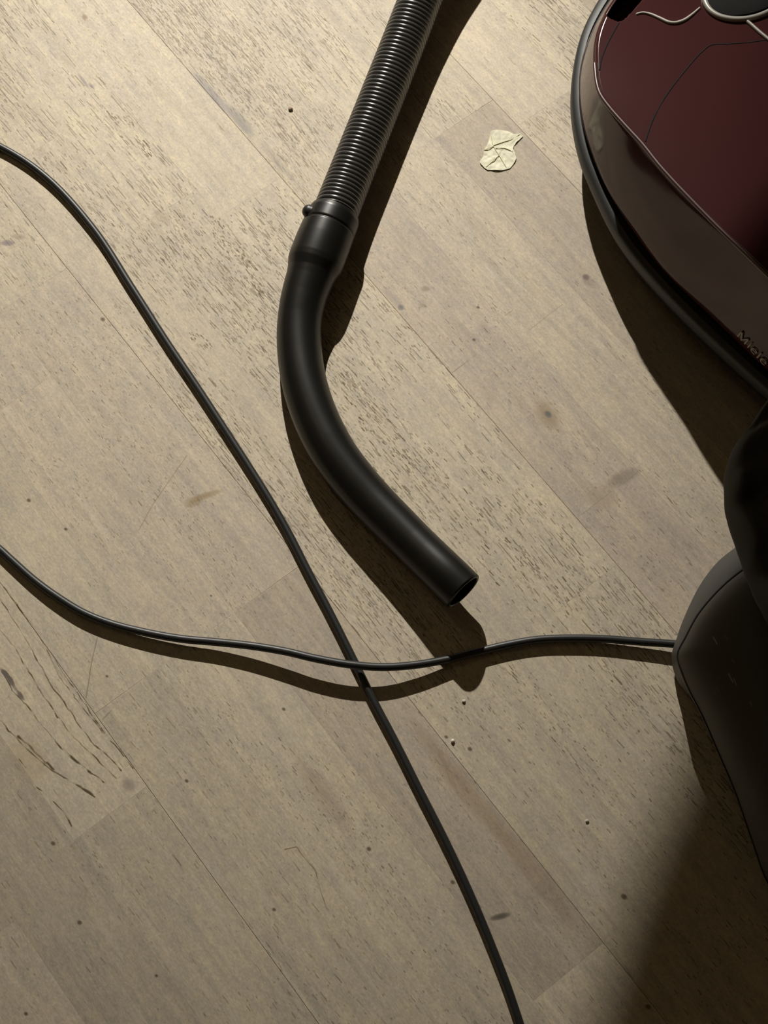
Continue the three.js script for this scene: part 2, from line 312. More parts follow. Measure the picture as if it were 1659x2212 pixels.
  vein(ctx, [[2, 1445], [22, 1470], [50, 1510]], 7, '112,102,92', 0.42, 0.9); vein(ctx, [[135, 1618], [152, 1632], [165, 1645], [195, 1668]], 3.2, '88,76,52', 0.5, 0.9); vein(ctx, [[40, 1590], [58, 1605], [100, 1648], [118, 1662]], 3.4, '92,78,50', 0.42, 0.9); vein(ctx, [[160, 1690], [200, 1718]], 3.4, '92,78,50', 0.42, 0.9);
  // scratches
  vein(ctx, [[404, 984], [384, 1012], [330, 1090], [300, 1145]], 1.2, '140,112,70', 0.65); vein(ctx, [[210, 1378], [197, 1435], [186, 1508]], 1.4, '104,88,56', 0.6); vein(ctx, [[977, 805], [1010, 780]], 1.2, '120,100,72', 0.6);
  vein(ctx, [[1144, 713], [1185, 680], [1215, 658]], 1.0, '130,110,84', 0.5); vein(ctx, [[1090, 682], [1108, 670]], 1.4, '120,104,80', 0.5); vein(ctx, [[222, 1554], [240, 1535]], 1.3, '104,88,56', 0.6);
  vein(ctx, [[615, 1835], [640, 1830], [680, 1880], [705, 1965]], 1.3, '104,88,60', 0.45, 0.5);
  // curled grain round the knot
  for (let i = 0; i < 9; i++) curl(ctx, [[1098 + i * 5, 812 + i * 6], [1116 + i * 5, 860 + i * 6], [1150 + i * 6, 935 + i * 5], [1205 + i * 6, 1010 + i * 3], [1258 + i * 4, 1078 - i * 4]]);
  for (let i = 0; i < 5; i++) curl(ctx, [[1257 - i * 5, 1112 - i * 8], [1262 - i * 6, 1082 - i * 8], [1280 - i * 5, 1058 - i * 9], [1305 - i * 3, 1050 - i * 10], [1325, 1052 - i * 13]]);
  for (let i = 0; i < 6; i++) curl(ctx, [[930 + i * 6, 1560 + i * 16], [925 + i * 9, 1580 + i * 20], [960 + i * 9, 1640 + i * 20]]);
}
seen.forEach((s, i) => {
  const pg = Math.floor(i / PERPAGE);
  if (!pages[pg]) { const c = document.createElement('canvas'); c.width = c.height = PAGE; pages[pg] = { canvas: c, ctx: c.getContext('2d') }; }
  s.page = pg; s.rowY = (i % PERPAGE) * PITCHROW;
  paintRow(pages[pg].ctx, s.rowY, s);
});
for (const pg of pages) {
  const t = new THREE.CanvasTexture(pg.canvas); t.colorSpace = THREE.SRGBColorSpace; t.anisotropy = 8;
  pg.mat = std({ map: t, bumpMap: t, bumpScale: 0.00007, roughness: 0.62 });
}
const BOARD_ENDS = [[2, -0.35], [0, -0.607]];                            // where whole three-strip boards end
function stripGeo(s) {
  const { k, u0, u1, v0, v1 } = s, src = s.page !== undefined ? s : s.src, m3 = ((k % 3) + 3) % 3;
  const seamTop = m3 === 0, seamBot = m3 === 2;                         // edges that are board joints
  const gT = seamTop ? 0.00012 : 0.00002, gB = seamBot ? 0.00012 : 0.00002, gE = 0.00001, bT = seamTop ? 0.00032 : 0.00006, bB = seamBot ? 0.00032 : 0.00006, bE = 0.00004;
  const a0 = u0 + gE, a1 = u1 - gE, b0 = v0 + gB, b1 = v1 - gT;
  const bj = (u) => BOARD_ENDS.some(([q, e]) => Math.floor(k / 3) === q && Math.abs(u - e) < 1e-4) ? 0.00032 : bE, e0 = bj(u0), e1 = bj(u1);
  const rings = [[[a0 + e0, b0 + bB], [a1 - e1, b0 + bB], [a1 - e1, b1 - bT], [a0 + e0, b1 - bT]], [[a0, b0], [a1, b0], [a1, b1], [a0, b1]], [[a0, b0], [a1, b0], [a1, b1], [a0, b1]]];
  const ys = [(q) => 0, (q) => -(Math.abs(q[1] - b0) < 1e-6 ? bB : bT) * 0.6 - 0.00002, () => -0.006];
  const pos = [], uv = [], idx = [], tx = (q) => [((q[0] - u0) * (src === s ? 1 : 1) * PPM) / PAGE, 1 - (src.rowY + 3 + (v1 - q[1]) * PPM) / PAGE];
  const put = (q, y) => { pos.push(q[0], y, -q[1]); const t = tx(q); uv.push(Math.min(1, t[0]), t[1]); return pos.length / 3 - 1; };
  const t = rings[0].map((q) => put(q, 0)); idx.push(t[0], t[1], t[2], t[0], t[2], t[3]);
  for (let r = 0; r < 2; r++) for (let j = 0; j < 4; j++) {
    const A = rings[r][j], B = rings[r][(j + 1) % 4], C = rings[r + 1][j], Dq = rings[r + 1][(j + 1) % 4];
    const a = put(A, ys[r](A)), b = put(B, ys[r](B)), c = put(C, ys[r + 1](C)), d = put(Dq, ys[r + 1](Dq)); idx.push(a, c, b, b, c, d);
  }
  const g = new THREE.BufferGeometry(); g.setAttribute('position', new THREE.Float32BufferAttribute(pos, 3)); g.setAttribute('uv', new THREE.Float32BufferAttribute(uv, 2)); g.setIndex(idx);
  const ng = g.toNonIndexed(); ng.computeVertexNormals(); return ng;
}
const order = [...strips].sort((a, b) => (b.inView - a.inView) || a.dist - b.dist), rest = pages.map(() => []);
order.forEach((s, i) => {
  if (s.page === undefined) { s.src = seen[Math.floor(rnd() * seen.length)]; }
  const g = stripGeo(s), pg = s.page ?? s.src.page;
  if (i < 290) mesh('wood_strip', g, pages[pg].mat, floor); else rest[pg].push(g);
});
rest.forEach((list, i) => { if (list.length) { const m = mesh('wood_strips', mergeGeometries(list), pages[i].mat, floor); m.userData.kind = 'stuff'; } });
{ // screed under the boards
  const g = new THREE.BoxGeometry(ROOM.u1 - ROOM.u0 + 0.3, 0.1, ROOM.v1 - ROOM.v0 + 0.3); g.translate((ROOM.u0 + ROOM.u1) / 2, -0.0562, -(ROOM.v0 + ROOM.v1) / 2);
  mesh('subfloor', g, std({ color: lin(0.05, 0.04, 0.03), roughness: 1 }), floor);
}

// ---------------------------------------------------------------- the rest of the room
const wallMat = std({ color: WALL_ALBEDO, roughness: 0.95 });
function wall(name, u0, u1, v0, v1, y0, y1, mat = wallMat) {
  const g = new THREE.BoxGeometry(u1 - u0, y1 - y0, v1 - v0), m = mesh(name, g, mat);
  m.position.copy(fromUV((u0 + u1) / 2, (v0 + v1) / 2, (y0 + y1) / 2)); m.rotation.y = -TH; m.userData.kind = 'structure'; return m;
}
wall('wall_left', ROOM.u0 - 0.12, ROOM.u0, ROOM.v0 - 0.12, ROOM.v1 + 0.12, -0.1, 2.5);
wall('wall_right', ROOM.u1, ROOM.u1 + 0.12, ROOM.v0 - 0.12, ROOM.v1 + 0.12, -0.1, 2.5);
wall('wall_back', ROOM.u0, ROOM.u1, ROOM.v1, ROOM.v1 + 0.12, -0.1, 2.5);
wall('wall_front', ROOM.u0, ROOM.u1, ROOM.v0 - 0.12, ROOM.v0, -0.1, 2.5);
wall('ceiling', ROOM.u0 - 0.12, ROOM.u1 + 0.12, ROOM.v0 - 0.12, ROOM.v1 + 0.12, 2.5, 2.6);

// ---------------------------------------------------------------- reading lamp (outside the frame; its beam makes the sharp shadows)
{
  const foot = V(LAMP.x - 0.05, 0, LAMP.z - 0.24), root = thing('reading_lamp', 'black metal reading lamp with a conical shade lighting the floor', 'lamp', foot);
  const black = std({ color: lin(0.02, 0.02, 0.02), roughness: 0.4, metalness: 0.3 });
  const base = new THREE.LatheGeometry([[0, 0], [0.125, 0], [0.13, 0.004], [0.13, 0.014], [0.12, 0.02], [0.02, 0.026], [0, 0.026]].map((q) => new THREE.Vector2(...q)), 48); base.translate(foot.x, 0, foot.z);
  part('base', base, black, root);
  const back = LAMP.clone().addScaledVector(LAMP_DIR, -0.145);
  part('pole', sweep([V(foot.x, 0.02, foot.z), V(foot.x, 0.6, foot.z), V(foot.x, 1.45, foot.z), V(foot.x + 0.005, 1.58, foot.z + 0.03), back], () => 0.008, 60, 14), black, root);
  const shade = new THREE.LatheGeometry([[0.0, 0.0], [0.022, 0.002], [0.026, 0.01], [0.03, 0.035], [0.052, 0.075], [0.066, 0.125], [0.064, 0.125], [0.05, 0.077], [0.028, 0.038], [0.0, 0.03]].map((q) => new THREE.Vector2(...q)), 48);
  shade.applyQuaternion(new THREE.Quaternion().setFromUnitVectors(V(0, 1, 0), LAMP_DIR)); shade.translate(back.x, back.y, back.z);
  part('shade', shade, black, root);
  const bulb = new THREE.SphereGeometry(0.02, 24, 16), bp = LAMP.clone().addScaledVector(LAMP_DIR, -0.045); bulb.translate(bp.x, bp.y, bp.z);
  part('bulb', bulb, std({ color: 0xffffff, emissive: new THREE.Color(1, 0.93, 0.8), emissiveIntensity: 3, roughness: 0.5 }), root, 'glowing warm white bulb');
}

// ---------------------------------------------------------------- added fill light shaped as a pendant globe (unseen; it fills the shadows)
{
  const p = V(-0.95, 2.12, -1.15), root = thing('fill_pendant', 'added unseen fill light shaped as a dim warm globe on a dark rod', 'lamp', V(p.x, 2.5, p.z)), warm = new THREE.Color(1, 0.8, 0.5);
  const globe = new THREE.SphereGeometry(0.18, 40, 24); globe.translate(p.x, p.y, p.z);
  part('globe', globe, std({ color: lin(0.8, 0.75, 0.65), emissive: warm, emissiveIntensity: 0.4, roughness: 0.6 }), root, 'glowing warm globe of the added fill light');
  const rod = new THREE.CylinderGeometry(0.006, 0.006, 0.2, 14); rod.translate(p.x, 2.39, p.z);
  part('rod', rod, std({ color: lin(0.03, 0.03, 0.03), roughness: 0.5 }), root);
  const rose = new THREE.LatheGeometry([[0, 2.475], [0.03, 2.475], [0.055, 2.49], [0.06, 2.5], [0, 2.5]].map((q) => new THREE.Vector2(...q)), 32); rose.translate(p.x, 0, p.z);
  part('ceiling_rose', rose, std({ color: lin(0.03, 0.03, 0.03), roughness: 0.5 }), root);
  const l = new THREE.PointLight(warm, 0.13, 0, 2); l.position.copy(p); l.castShadow = true; l.shadow.radius = 9; l.name = 'pendant_fill'; scene.add(l);
}

// ---------------------------------------------------------------- added shade caster, table-shaped (unseen; its rim shades the lower right corner)
{
  const p = V(0.293, 0, -1.464), root = thing('shade_caster_table', 'added unseen shade caster shaped as a high round table on a single column', 'table', p);
  const m = std({ color: lin(0.06, 0.05, 0.04), roughness: 0.6 }), lathe = (q) => { const g = new THREE.LatheGeometry(q.map((r) => new THREE.Vector2(...r)), 96); g.translate(p.x, 0, p.z); return g; };
  part('tabletop', lathe([[0, 0.885], [0.385, 0.885], [0.398, 0.89], [0.4, 0.9], [0.398, 0.91], [0.385, 0.915], [0, 0.915]]), m, root);
  part('column', lathe([[0, 0.02], [0.03, 0.02], [0.03, 0.885], [0, 0.885]]), m, root);
  part('base', lathe([[0, 0], [0.2, 0], [0.205, 0.006], [0.2, 0.014], [0.04, 0.03], [0, 0.03]]), m, root);
}

// ---------------------------------------------------------------- vacuum hose with its bent handle
const blackPlastic = std({ color: lin(0.0075, 0.0072, 0.0064), roughness: 0.36 });
{
  const root = thing('vacuum_hose', 'black ribbed vacuum hose ending in a bent plastic handle tube on the floor', 'hose', P(700, 700, 0));
  const HR = 0.0205, PIT = 0.0045;
  const hoseRib = std({ color: lin(0.12, 0.118, 0.114), roughness: 0.27, metalness: 0.65 });
  const hp = [P(724, 462, 0.0245), P(748, 402, 0.0225), P(801, 270, 0.0225), P(854, 137, 0.0235), P(906, 4, 0.027), P(965, -140, 0.036), P(1035, -300, 0.055), P(1130, -430, 0.085), P(1260, -500, 0.11), P(1390, -470, 0.115), P(1472, -370, 0.104), P(1500, -262, 0.094)];
  const c0 = new THREE.CatmullRomCurve3(hp, false, 'centripetal'), L0 = c0.getLength();
  const steps = Math.round(L0 / PIT * 12);
  const geo = sweep(hp, (s) => { const c = 2 * (s / PIT - Math.round(s / PIT)); return HR - 0.0021 * (1 - Math.sqrt(Math.max(0, 1 - c * c * 0.98))); }, steps, 44);
  part('ribbed_hose', geo, hoseRib, root);
  // handle: collar, then the bent tube
  const pts = [P(724, 463, 0.0255), P(709, 497, 0.0255), P(692, 540, 0.025), P(673, 592, 0.0235), P(656, 645, 0.022), P(647, 700, 0.0205), P(647, 755, 0.0200), P(655, 815, 0.0200), P(670, 870, 0.0200), P(692, 925, 0.0198), P(722, 980, 0.0197), P(760, 1032, 0.0197), P(806, 1085, 0.0200), P(858, 1138, 0.0220), P(914, 1194, 0.0252), P(964, 1242, 0.0288), P(1002, 1279, 0.0296)];
  const c = new THREE.CatmullRomCurve3(pts, false, 'centripetal'), L = c.getLength();
  const prof = [[0, 0.0225], [0.004, 0.0236], [0.0155, 0.0240], [0.0163, 0.0232], [0.0172, 0.0232], [0.018, 0.0241], [0.030, 0.0245], [0.049, 0.0247], [0.054, 0.0242], [0.062, 0.0218], [0.069, 0.0210], [0.085, 0.0200], [0.105, 0.0194], [0.15, 0.0193], [0.19, 0.0193], [0.225, 0.0194], [0.26, 0.0190], [0.30, 0.0186], [0.34, 0.0180], [1, 0.0178]];
  const rad = (s) => { for (let i = 0; i + 1 < prof.length; i++) if (s <= prof[i + 1][0]) { const t = (s - prof[i][0]) / (prof[i + 1][0] - prof[i][0]); return prof[i][1] + (prof[i + 1][1] - prof[i][1]) * t; } return 0.0178; };
  // outer skin, rounded lip, then the bore turning back inside
  const g1 = sweep(pts, (s) => rad(s) - (L - s < 0.0016 ? 0.0016 * (1 - Math.sqrt(Math.max(0, 1 - Math.pow(1 - (L - s) / 0.0016, 2)))) : 0), 560, 56, { caps: false });
  const tail = []; for (let i = 0; i <= 12; i++) tail.push(c.getPointAt(1 - i / 12 * 0.16));
  const g2 = sweep(tail, (s) => s < 0.001 ? 0.0162 - s * 0.8 : 0.0154, 60, 56, { caps: false });
  const lipStart = c.getPointAt(1), T = c.getTangentAt(1);
  part('handle_tube', g1, blackPlastic, root, 'smooth black bent handle tube');
  part('tube_bore', g2, std({ color: lin(0.012, 0.012, 0.012), roughness: 0.8, side: THREE.DoubleSide }), root, 'dark hollow inside of the tube end');
  const lip = new THREE.TorusGeometry(0.0163, 0.0012, 10, 56); lip.applyQuaternion(new THREE.Quaternion().setFromUnitVectors(V(0, 0, 1), T)); lip.translate(lipStart.x - T.x * 0.001, lipStart.y - T.y * 0.001, lipStart.z - T.z * 0.001);
  part('tube_lip', lip, blackPlastic, root);
  // release button on the collar
  const bp = P(677, 460, 0.036), ax = P(709, 497, 0.034).sub(P(724, 463, 0.034)).normalize();
  const cap = new THREE.CapsuleGeometry(0.0062, 0.008, 10, 24); cap.applyQuaternion(new THREE.Quaternion().setFromUnitVectors(V(0, 1, 0), V(-ax.z, 0, ax.x).normalize())); cap.translate(bp.x, bp.y, bp.z);
  part('release_button', cap, std({ color: lin(0.018, 0.018, 0.018), roughness: 0.4 }), root, 'small black release button on the collar');
  // air slider under the bend
  const sl = [P(680, 950, 0.0084), P(698, 990, 0.0084), P(724, 1034, 0.0084), P(752, 1072, 0.0084), P(772, 1094, 0.0086)];
  part('air_slider', sweep(sl, (s, l) => 0.0085 * Math.sqrt(Math.max(0.02, 1 - Math.pow(Math.abs(2 * s / l - 1), 6))), 60, 24), blackPlastic, root, 'black air slider under the bend');
}

// ---------------------------------------------------------------- power cords
const cordMat = std({ color: lin(0.022, 0.022, 0.022), roughness: 0.42 });
{
  const R = 0.0033;
  const a = [[-1150, 560], [-820, 380], [-500, 275], [-230, 256], [-120, 274], [0, 317], [101, 384], [203, 496], [286, 623], [361, 740], [423, 832], [480, 919], [574, 1066], [622, 1149], [666, 1235], [710, 1318], [766, 1430], [803, 1506], [855, 1605], [906, 1707], [957, 1807], [997, 1891], [1031, 1968], [1065, 2051], [1096, 2132], [1135, 2250], [1165, 2350], [1260, 2700], [1420, 3050], [1700, 3250]].map((q) => P(q[0], q[1], R));
  tag(mesh('power_cord', sweep(a, () => R, 1000, 16), cordMat), 'long black cord running from the left edge diagonally down to the bottom edge', 'cord', 'black power cords on the floor');
  const b = [[-1100, 700, 3.3], [-700, 790, 3.3], [-350, 960, 3.3], [-120, 1110, 3.3], [-50, 1150, 3.3], [0, 1187, 3.4], [22, 1207, 3.6], [75, 1254, 4], [123, 1289, 4.6], [179, 1323, 4.8], [239, 1347, 5], [318, 1367, 5.6], [392, 1380, 6.2], [467, 1387, 7.2], [542, 1395, 9.2], [620, 1408, 11.6], [679, 1422, 12.8], [752, 1435, 13.2], [826, 1441, 12], [899, 1436, 9.4], [973, 1423, 6.3], [1031, 1408, 4.8], [1100, 1392, 4.4], [1160, 1382, 4.6], [1220, 1379, 4.8], [1300, 1380, 5.2], [1380, 1386, 6], [1440, 1390, 7], [1462, 1391.5, 7.6]].map((q) => P(q[0], q[1], q[2] / 1000));
  const m = mesh('power_cord', sweep(b, () => R, 1000, 16), cordMat); tag(m, 'black cord sagging from the left edge across the other cord into the grey appliance', 'cord', 'black power cords on the floor');
}

// ---------------------------------------------------------------- pale leaf scrap
{
  const out = [[1061, 285], [1082, 282], [1100, 286], [1109, 291], [1124, 290], [1129, 296], [1117, 307], [1110, 316], [1108, 322], [1111, 330], [1115, 342], [1112, 350], [1102, 364], [1082, 369], [1061, 368], [1051, 367], [1036, 352], [1043, 339], [1046, 325], [1055, 308]];
  const c = P(1080, 328), ring = new THREE.CatmullRomCurve3(out.map((q) => P(q[0], q[1])), true, 'catmullrom', 0.3).getPoints(140).slice(0, 140);
  const lift = (p, f) => { const n = vnoise(p.x * 160, p.z * 160), n2 = vnoise(p.x * 420 + 9, p.z * 420); return 0.0007 + 0.0005 * (n + 0.2) + 0.00035 * n2 + 0.0006 * f * f * (0.5 + 0.5 * vnoise(p.x * 90 + 3, p.z * 90)); };
  const rings = []; for (let i = 0; i <= 18; i++) { const f = 1 - i / 18; rings.push(ring.map((p, j) => { const q = V(c.x + (p.x - c.x) * f * (1 + 0.02 * f * vnoise(j * 0.9, 3)), 0, c.z + (p.z - c.z) * f); q.y = Math.max(0.0004, lift(q, f)); return q; })); }
  const top = orient(loft(rings)), under = rings.map((r) => r.map((p) => V(p.x, p.y - 0.00025, p.z)));
  const bot = loft(under); const bi = bot.index; for (let i = 0; i < bi.count; i += 3) { const t = bi.getX(i); bi.setX(i, bi.getX(i + 1)); bi.setX(i + 1, t); } bot.computeVertexNormals();
  const up = top.attributes.normal.getY(200) > 0 ? [top, bot] : [bot, top];
  const root = thing('leaf_scrap', 'torn pale yellow-green dry leaf scrap lying on the floor beside the vacuum cleaner', 'leaf', c.clone());
  part('blade', mergeGeometries([top, bot]), phys({ color: lin(0.93, 0.91, 0.70), roughness: 0.8, transmission: 0.1, thickness: 0, side: THREE.DoubleSide }), root);
  const veinMat = std({ color: lin(0.66, 0.63, 0.4), roughness: 0.9 });
  for (const q of [[[1060, 293], [1066, 318], [1080, 340], [1093, 362]], [[1066, 318], [1046, 326]], [[1066, 316], [1086, 308], [1104, 303], [1122, 292]], [[1070, 322], [1090, 322], [1108, 330]], [[1078, 337], [1062, 352], [1050, 362]]])
    part('leaf_vein', sweep(q.map((r) => { const p = P(r[0], r[1]); p.y = lift(p, 0.4) + 0.0004; return p; }), () => 0.0003, 20, 6), veinMat, root);
}
// crumbs
{
  const crumb = (px, py, r, col, label) => { const g = new THREE.IcosahedronGeometry(r, 2), p = g.attributes.position, c = P(px, py, r * 0.7); for (let i = 0; i < p.count; i++) { const k = 1 + 0.28 * vnoise(p.getX(i) * 900 + px, p.getZ(i) * 900 + p.getY(i) * 700); p.setXYZ(i, p.getX(i) * k * 1.2, p.getY(i) * k * 0.75, p.getZ(i) * k); } g.computeVertexNormals(); g.translate(c.x, c.y, c.z); tag(mesh('crumb', g, std({ color: col, roughness: 0.8 })), label, 'crumb'); };
  crumb(1002, 1514, 0.0012, lin(0.85, 0.8, 0.68), 'tiny white crumb just below the rounded end of the handle shadow');
  crumb(978, 1600, 0.0014, lin(0.85, 0.8, 0.68), 'tiny white crumb beside the board joint right of the long diagonal cord');
  crumb(1268, 1773, 0.0011, lin(0.8, 0.74, 0.6), 'tiny pale crumb alone on the floor in the lower right');
  crumb(627, 235, 0.0017, lin(0.42, 0.31, 0.23), 'small brown crumb left of the ribbed hose');
}

// ---------------------------------------------------------------- red canister vacuum cleaner
{
  const outer = [[1470, -175], [1365, -90], [1295, 0], [1255, 75], [1240, 135], [1232, 200], [1235, 265], [1252, 345], [1277, 405], [1325, 508], [1395, 600], [1498, 708], [1577, 782], [1659, 857], [1760, 930], [1900, 965], [2030, 900], [2100, 740], [2110, 520], [2060, 280], [1960, 60], [1820, -110], [1640, -195]];
  const low = [[1480, -160], [1378, -72], [1310, 12], [1270, 85], [1254, 140], [1250, 192], [1257, 262], [1281, 340], [1316, 417], [1365, 492], [1432, 582], [1521, 666], [1587, 730], [1659, 799], [1755, 868], [1890, 905], [2010, 850], [2075, 715], [2085, 515], [2040, 290], [1945, 80], [1810, -85], [1640, -175]];
  const crease = [[1500, -150], [1395, -75], [1320, 5], [1287, 78], [1284, 140], [1292, 200], [1311, 230], [1349, 274], [1388, 316], [1424, 362], [1490, 433], [1560, 504], [1615, 556], [1680, 620], [1760, 690], [1870, 735], [1960, 690], [2020, 590], [2030, 440], [1990, 250], [1900, 70], [1785, -70], [1640, -150]];
  const M = 720;
  // the shell is low at its nose and rises towards its tail
  const n0 = P(1349, 274, 0.130), n1 = P(1560, 504, 0.150), nd = V(n1.x - n0.x, 0, n1.z - n0.z), nl = nd.length(); nd.normalize();
  const rise = (q) => { const h = 0.130 + 0.020 * ((q.x - n0.x) * nd.x + (q.z - n0.z) * nd.z) / nl, f = (x, lo) => 0.5 * (x + lo + Math.sqrt((x - lo) ** 2 + 0.0001)); return 0.17 - (f(0.17 - f(h, 0.118), 0) - 0.005 + 0.005); };
  const hc = crease.map((q) => { let h = 0.12; for (let i = 0; i < 8; i++) h = rise(P(q[0], q[1], h)); return h; });
  const O = ringFrom(outer.map((q) => P(q[0], q[1], 0.05)), M, 220), Lw = ringFrom(low.map((q) => P(q[0], q[1], 0.068)), M, 220), Cr = ringFrom(crease.map((q, i) => P(q[0], q[1], hc[i])), M, 120);
  const root = thing('vacuum_cleaner', 'dark red canister vacuum cleaner with grey bumper at the upper right of the floor', 'vacuum cleaner', P(1640, 380, 0).setY(0));
  const red = phys({ color: lin(0.056, 0.0115, 0.011), roughness: 0.7, specularIntensity: 0.15, clearcoat: 0.8, clearcoatRoughness: 0.11 });
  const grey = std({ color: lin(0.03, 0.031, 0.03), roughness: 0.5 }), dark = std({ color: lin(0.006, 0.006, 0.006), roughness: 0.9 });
  const y = (R, h, k = 1) => shrink(R, k, h, centre(O));
  part('chassis', orient(loft([y(O, 0.012, 0.86), y(O, 0.02, 0.92), y(O, 0.034, 0.955), y(O, 0.06, 0.95)], { capBottom: true, capTop: true })), dark, root);
  part('bumper', orient(loft([y(O, 0.040, 0.955), y(O, 0.041, 0.985), y(O, 0.0445, 0.997), y(O, 0.05), y(O, 0.0555, 0.998), y(O, 0.059, 0.985), y(O, 0.06, 0.955)])), grey, root, 'dark grey rubber bumper strip');
  const side = []; const upM = (t) => mix(Lw, Cr, t).map((p) => { const c = centre(O), d = V(p.x - c.x, 0, p.z - c.z).normalize(); return p.addScaledVector(d, 0.0015 * Math.sin(Math.PI * t)); });
  side.push(y(Lw, 0.060, 0.975), y(Lw, 0.064, 0.993)); for (let i = 0; i <= 12; i++) side.push(upM(i / 12)); 
  part('side_panel', orient(loft([...side, shrink(Cr, 0.985, undefined)])), red, root);
  // crowned top with the carrying-grip recess sunk into it
  const recess = [[1304, 10], [1306, 24], [1316, 38], [1335, 46], [1348, 42], [1365, 24], [1392, -8], [1420, -45], [1400, -70], [1360, -52], [1325, -20]];
  const inside = (px, py) => { let s = false, d = 1e9; for (let i = 0, j = recess.length - 1; i < recess.length; j = i++) { const [xi, yi] = recess[i], [xj, yj] = recess[j]; if ((yi > py) !== (yj > py) && px < (xj - xi) * (py - yi) / (yj - yi) + xi) s = !s; const t = Math.max(0, Math.min(1, ((px - xi) * (xj - xi) + (py - yi) * (yj - yi)) / ((xj - xi) ** 2 + (yj - yi) ** 2))); d = Math.min(d, Math.hypot(px - xi - t * (xj - xi), py - yi - t * (yj - yi))); } return s ? d : -d; };
  const cc = centre(Cr), rings = [], NL = 170;
  for (let i = 0; i <= NL; i++) {
    const f = i / NL, k = 1 - f * 0.995;
    rings.push(Cr.map((p) => { const q = V(cc.x + (p.x - cc.x) * k, 0, cc.z + (p.z - cc.z) * k); q.y = rise(q) + (p.y - rise(p)) * k * k * k + 0.004 * (1 - k * k) + 0.003 * (1 - Math.pow(1 - Math.min(1, f * 38), 2)); return q; }));
  }
  const solid = new THREE.Mesh(orient(loft(rings)), red);                       // before the recess is sunk, to lay seams and trim on
  const up0 = solid.geometry.attributes.normal; let sumY = 0; for (let i = 0; i < up0.count; i += 50) sumY += up0.getY(i); const flip = sumY < 0;
  const fix = (g) => { if (flip) { const ix = g.index; for (let i = 0; i < ix.count; i += 3) { const t = ix.getX(i); ix.setX(i, ix.getX(i + 1)); ix.setX(i + 1, t); } g.computeVertexNormals(); } return g; };
  fix(solid.geometry);
  const sunk = rings.map((r) => r.map((p) => { const [a, b] = pix(p); if (a > 1460 || b > 80) return p; const d = inside(a, b); return d > 0 ? V(p.x, p.y - 0.030 * Math.min(1, d / 9), p.z) : p; }));
  part('top_shell', fix(orient(loft(sunk, { capTop: true }))), red, root, 'glossy dark red top shell with a grip recess');
  const on = (list, off) => list.map((q) => { const h = hit(solid, q[0], q[1]); return h && h.p.addScaledVector(h.n, off * Math.sign(h.n.y || 1)); }).filter(Boolean);
  solid.material.side = THREE.DoubleSide;
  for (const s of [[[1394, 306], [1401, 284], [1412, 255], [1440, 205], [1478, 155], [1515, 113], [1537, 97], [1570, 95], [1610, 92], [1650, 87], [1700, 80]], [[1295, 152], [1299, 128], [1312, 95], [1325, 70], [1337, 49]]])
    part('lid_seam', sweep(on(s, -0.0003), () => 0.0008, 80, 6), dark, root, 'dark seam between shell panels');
  part('shell_edge', sweep(Cr.slice(Math.round(M * 4 / 23), Math.round(M * 15 / 23)).map((p) => p.clone().setY(p.y + 0.0022)), () => 0.0019, 240, 12), phys({ color: lin(0.056, 0.0115, 0.011), roughness: 0.5, clearcoat: 1, clearcoatRoughness: 0.3 }), root);
  const silver = std({ color: lin(0.5, 0.48, 0.43), roughness: 0.4, metalness: 0.3 });
  part('trim_line', sweep(on([[1374, 31], [1388, 28], [1404, 31], [1425, 40], [1445, 49], [1460, 50], [1478, 44], [1495, 32], [1512, 17]], 0.0003), (s, l) => 0.0017 * (0.5 + 0.5 * Math.sin(Math.PI * s / l)), 80, 10), silver, root, 'thin pale grey trim line');
  const dial = [[1521, -6], [1525, 12], [1535, 26], [1552, 37], [1575, 43], [1600, 44], [1630, 39], [1660, 27], [1690, 5], [1705, -30], [1695, -70], [1660, -100], [1610, -105], [1560, -85], [1530, -45]];
  const D = on(dial, 0.0012), DR = ringFrom(D, 90);
  part('dial_ring', sweep([...DR, DR[0]], () => 0.0026, 180, 10), silver, root, 'pale grey ring round the dial');
  const dc = centre(DR); part('dial', orient(loft([shrink(DR, 0.97, undefined), shrink(DR, 0.9, undefined).map((p) => p.setY(p.y + 0.003)), shrink(DR, 0.5, undefined).map((p) => p.setY(p.y * 0.3 + (dc.y + 0.006) * 0.7))], { capTop: true })), dark, root, 'black dial');
  part('trim_line', sweep(on([[1610, 44], [1622, 54], [1640, 70], [1662, 88], [1700, 118], [1750, 150]], 0.0006), () => 0.0017, 60, 10), silver, root, 'thin pale grey trim line');
  // maker's lettering on the side panel
  const font = await new FontLoader().loadAsync('fonts/droid/droid_sans_regular.typeface.json');
  const tg = new TextGeometry('Miele', { font, size: 0.0085, depth: 0.0003, curveSegments: 4 }); tg.scale(1.22, 1, 1);
  const sp = root.children.find((m) => m.name === 'side_panel'); sp.material.side = THREE.DoubleSide;
  const h0 = hit(sp, 1592, 721), h1 = hit(sp, 1652, 787), h2 = hit(sp, 1612, 712);
  const ex = h1.p.clone().sub(h0.p).normalize(); let ez = ex.clone().cross(h2.p.clone().sub(h0.p)).normalize(); if (ez.dot(camera.position.clone().sub(h0.p)) < 0) ez.negate();
  const ey = ez.clone().cross(ex);
  tg.applyMatrix4(new THREE.Matrix4().makeBasis(ex, ey, ez).setPosition(h0.p.addScaledVector(ez, 0.0012)));
  part('lettering', tg, std({ color: lin(0.55, 0.52, 0.45), roughness: 0.6 }), root, 'white maker lettering');
  // two castors carry it
  for (const q of [[1420, 200], [1640, 640], [1850, 60], [1990, 500]]) { const p = P(q[0], q[1]), g = new THREE.CylinderGeometry(0.016, 0.016, 0.014, 24); g.rotateZ(Math.PI / 2); g.translate(p.x, 0.016, p.z); part('castor', g, dark, root); }
}

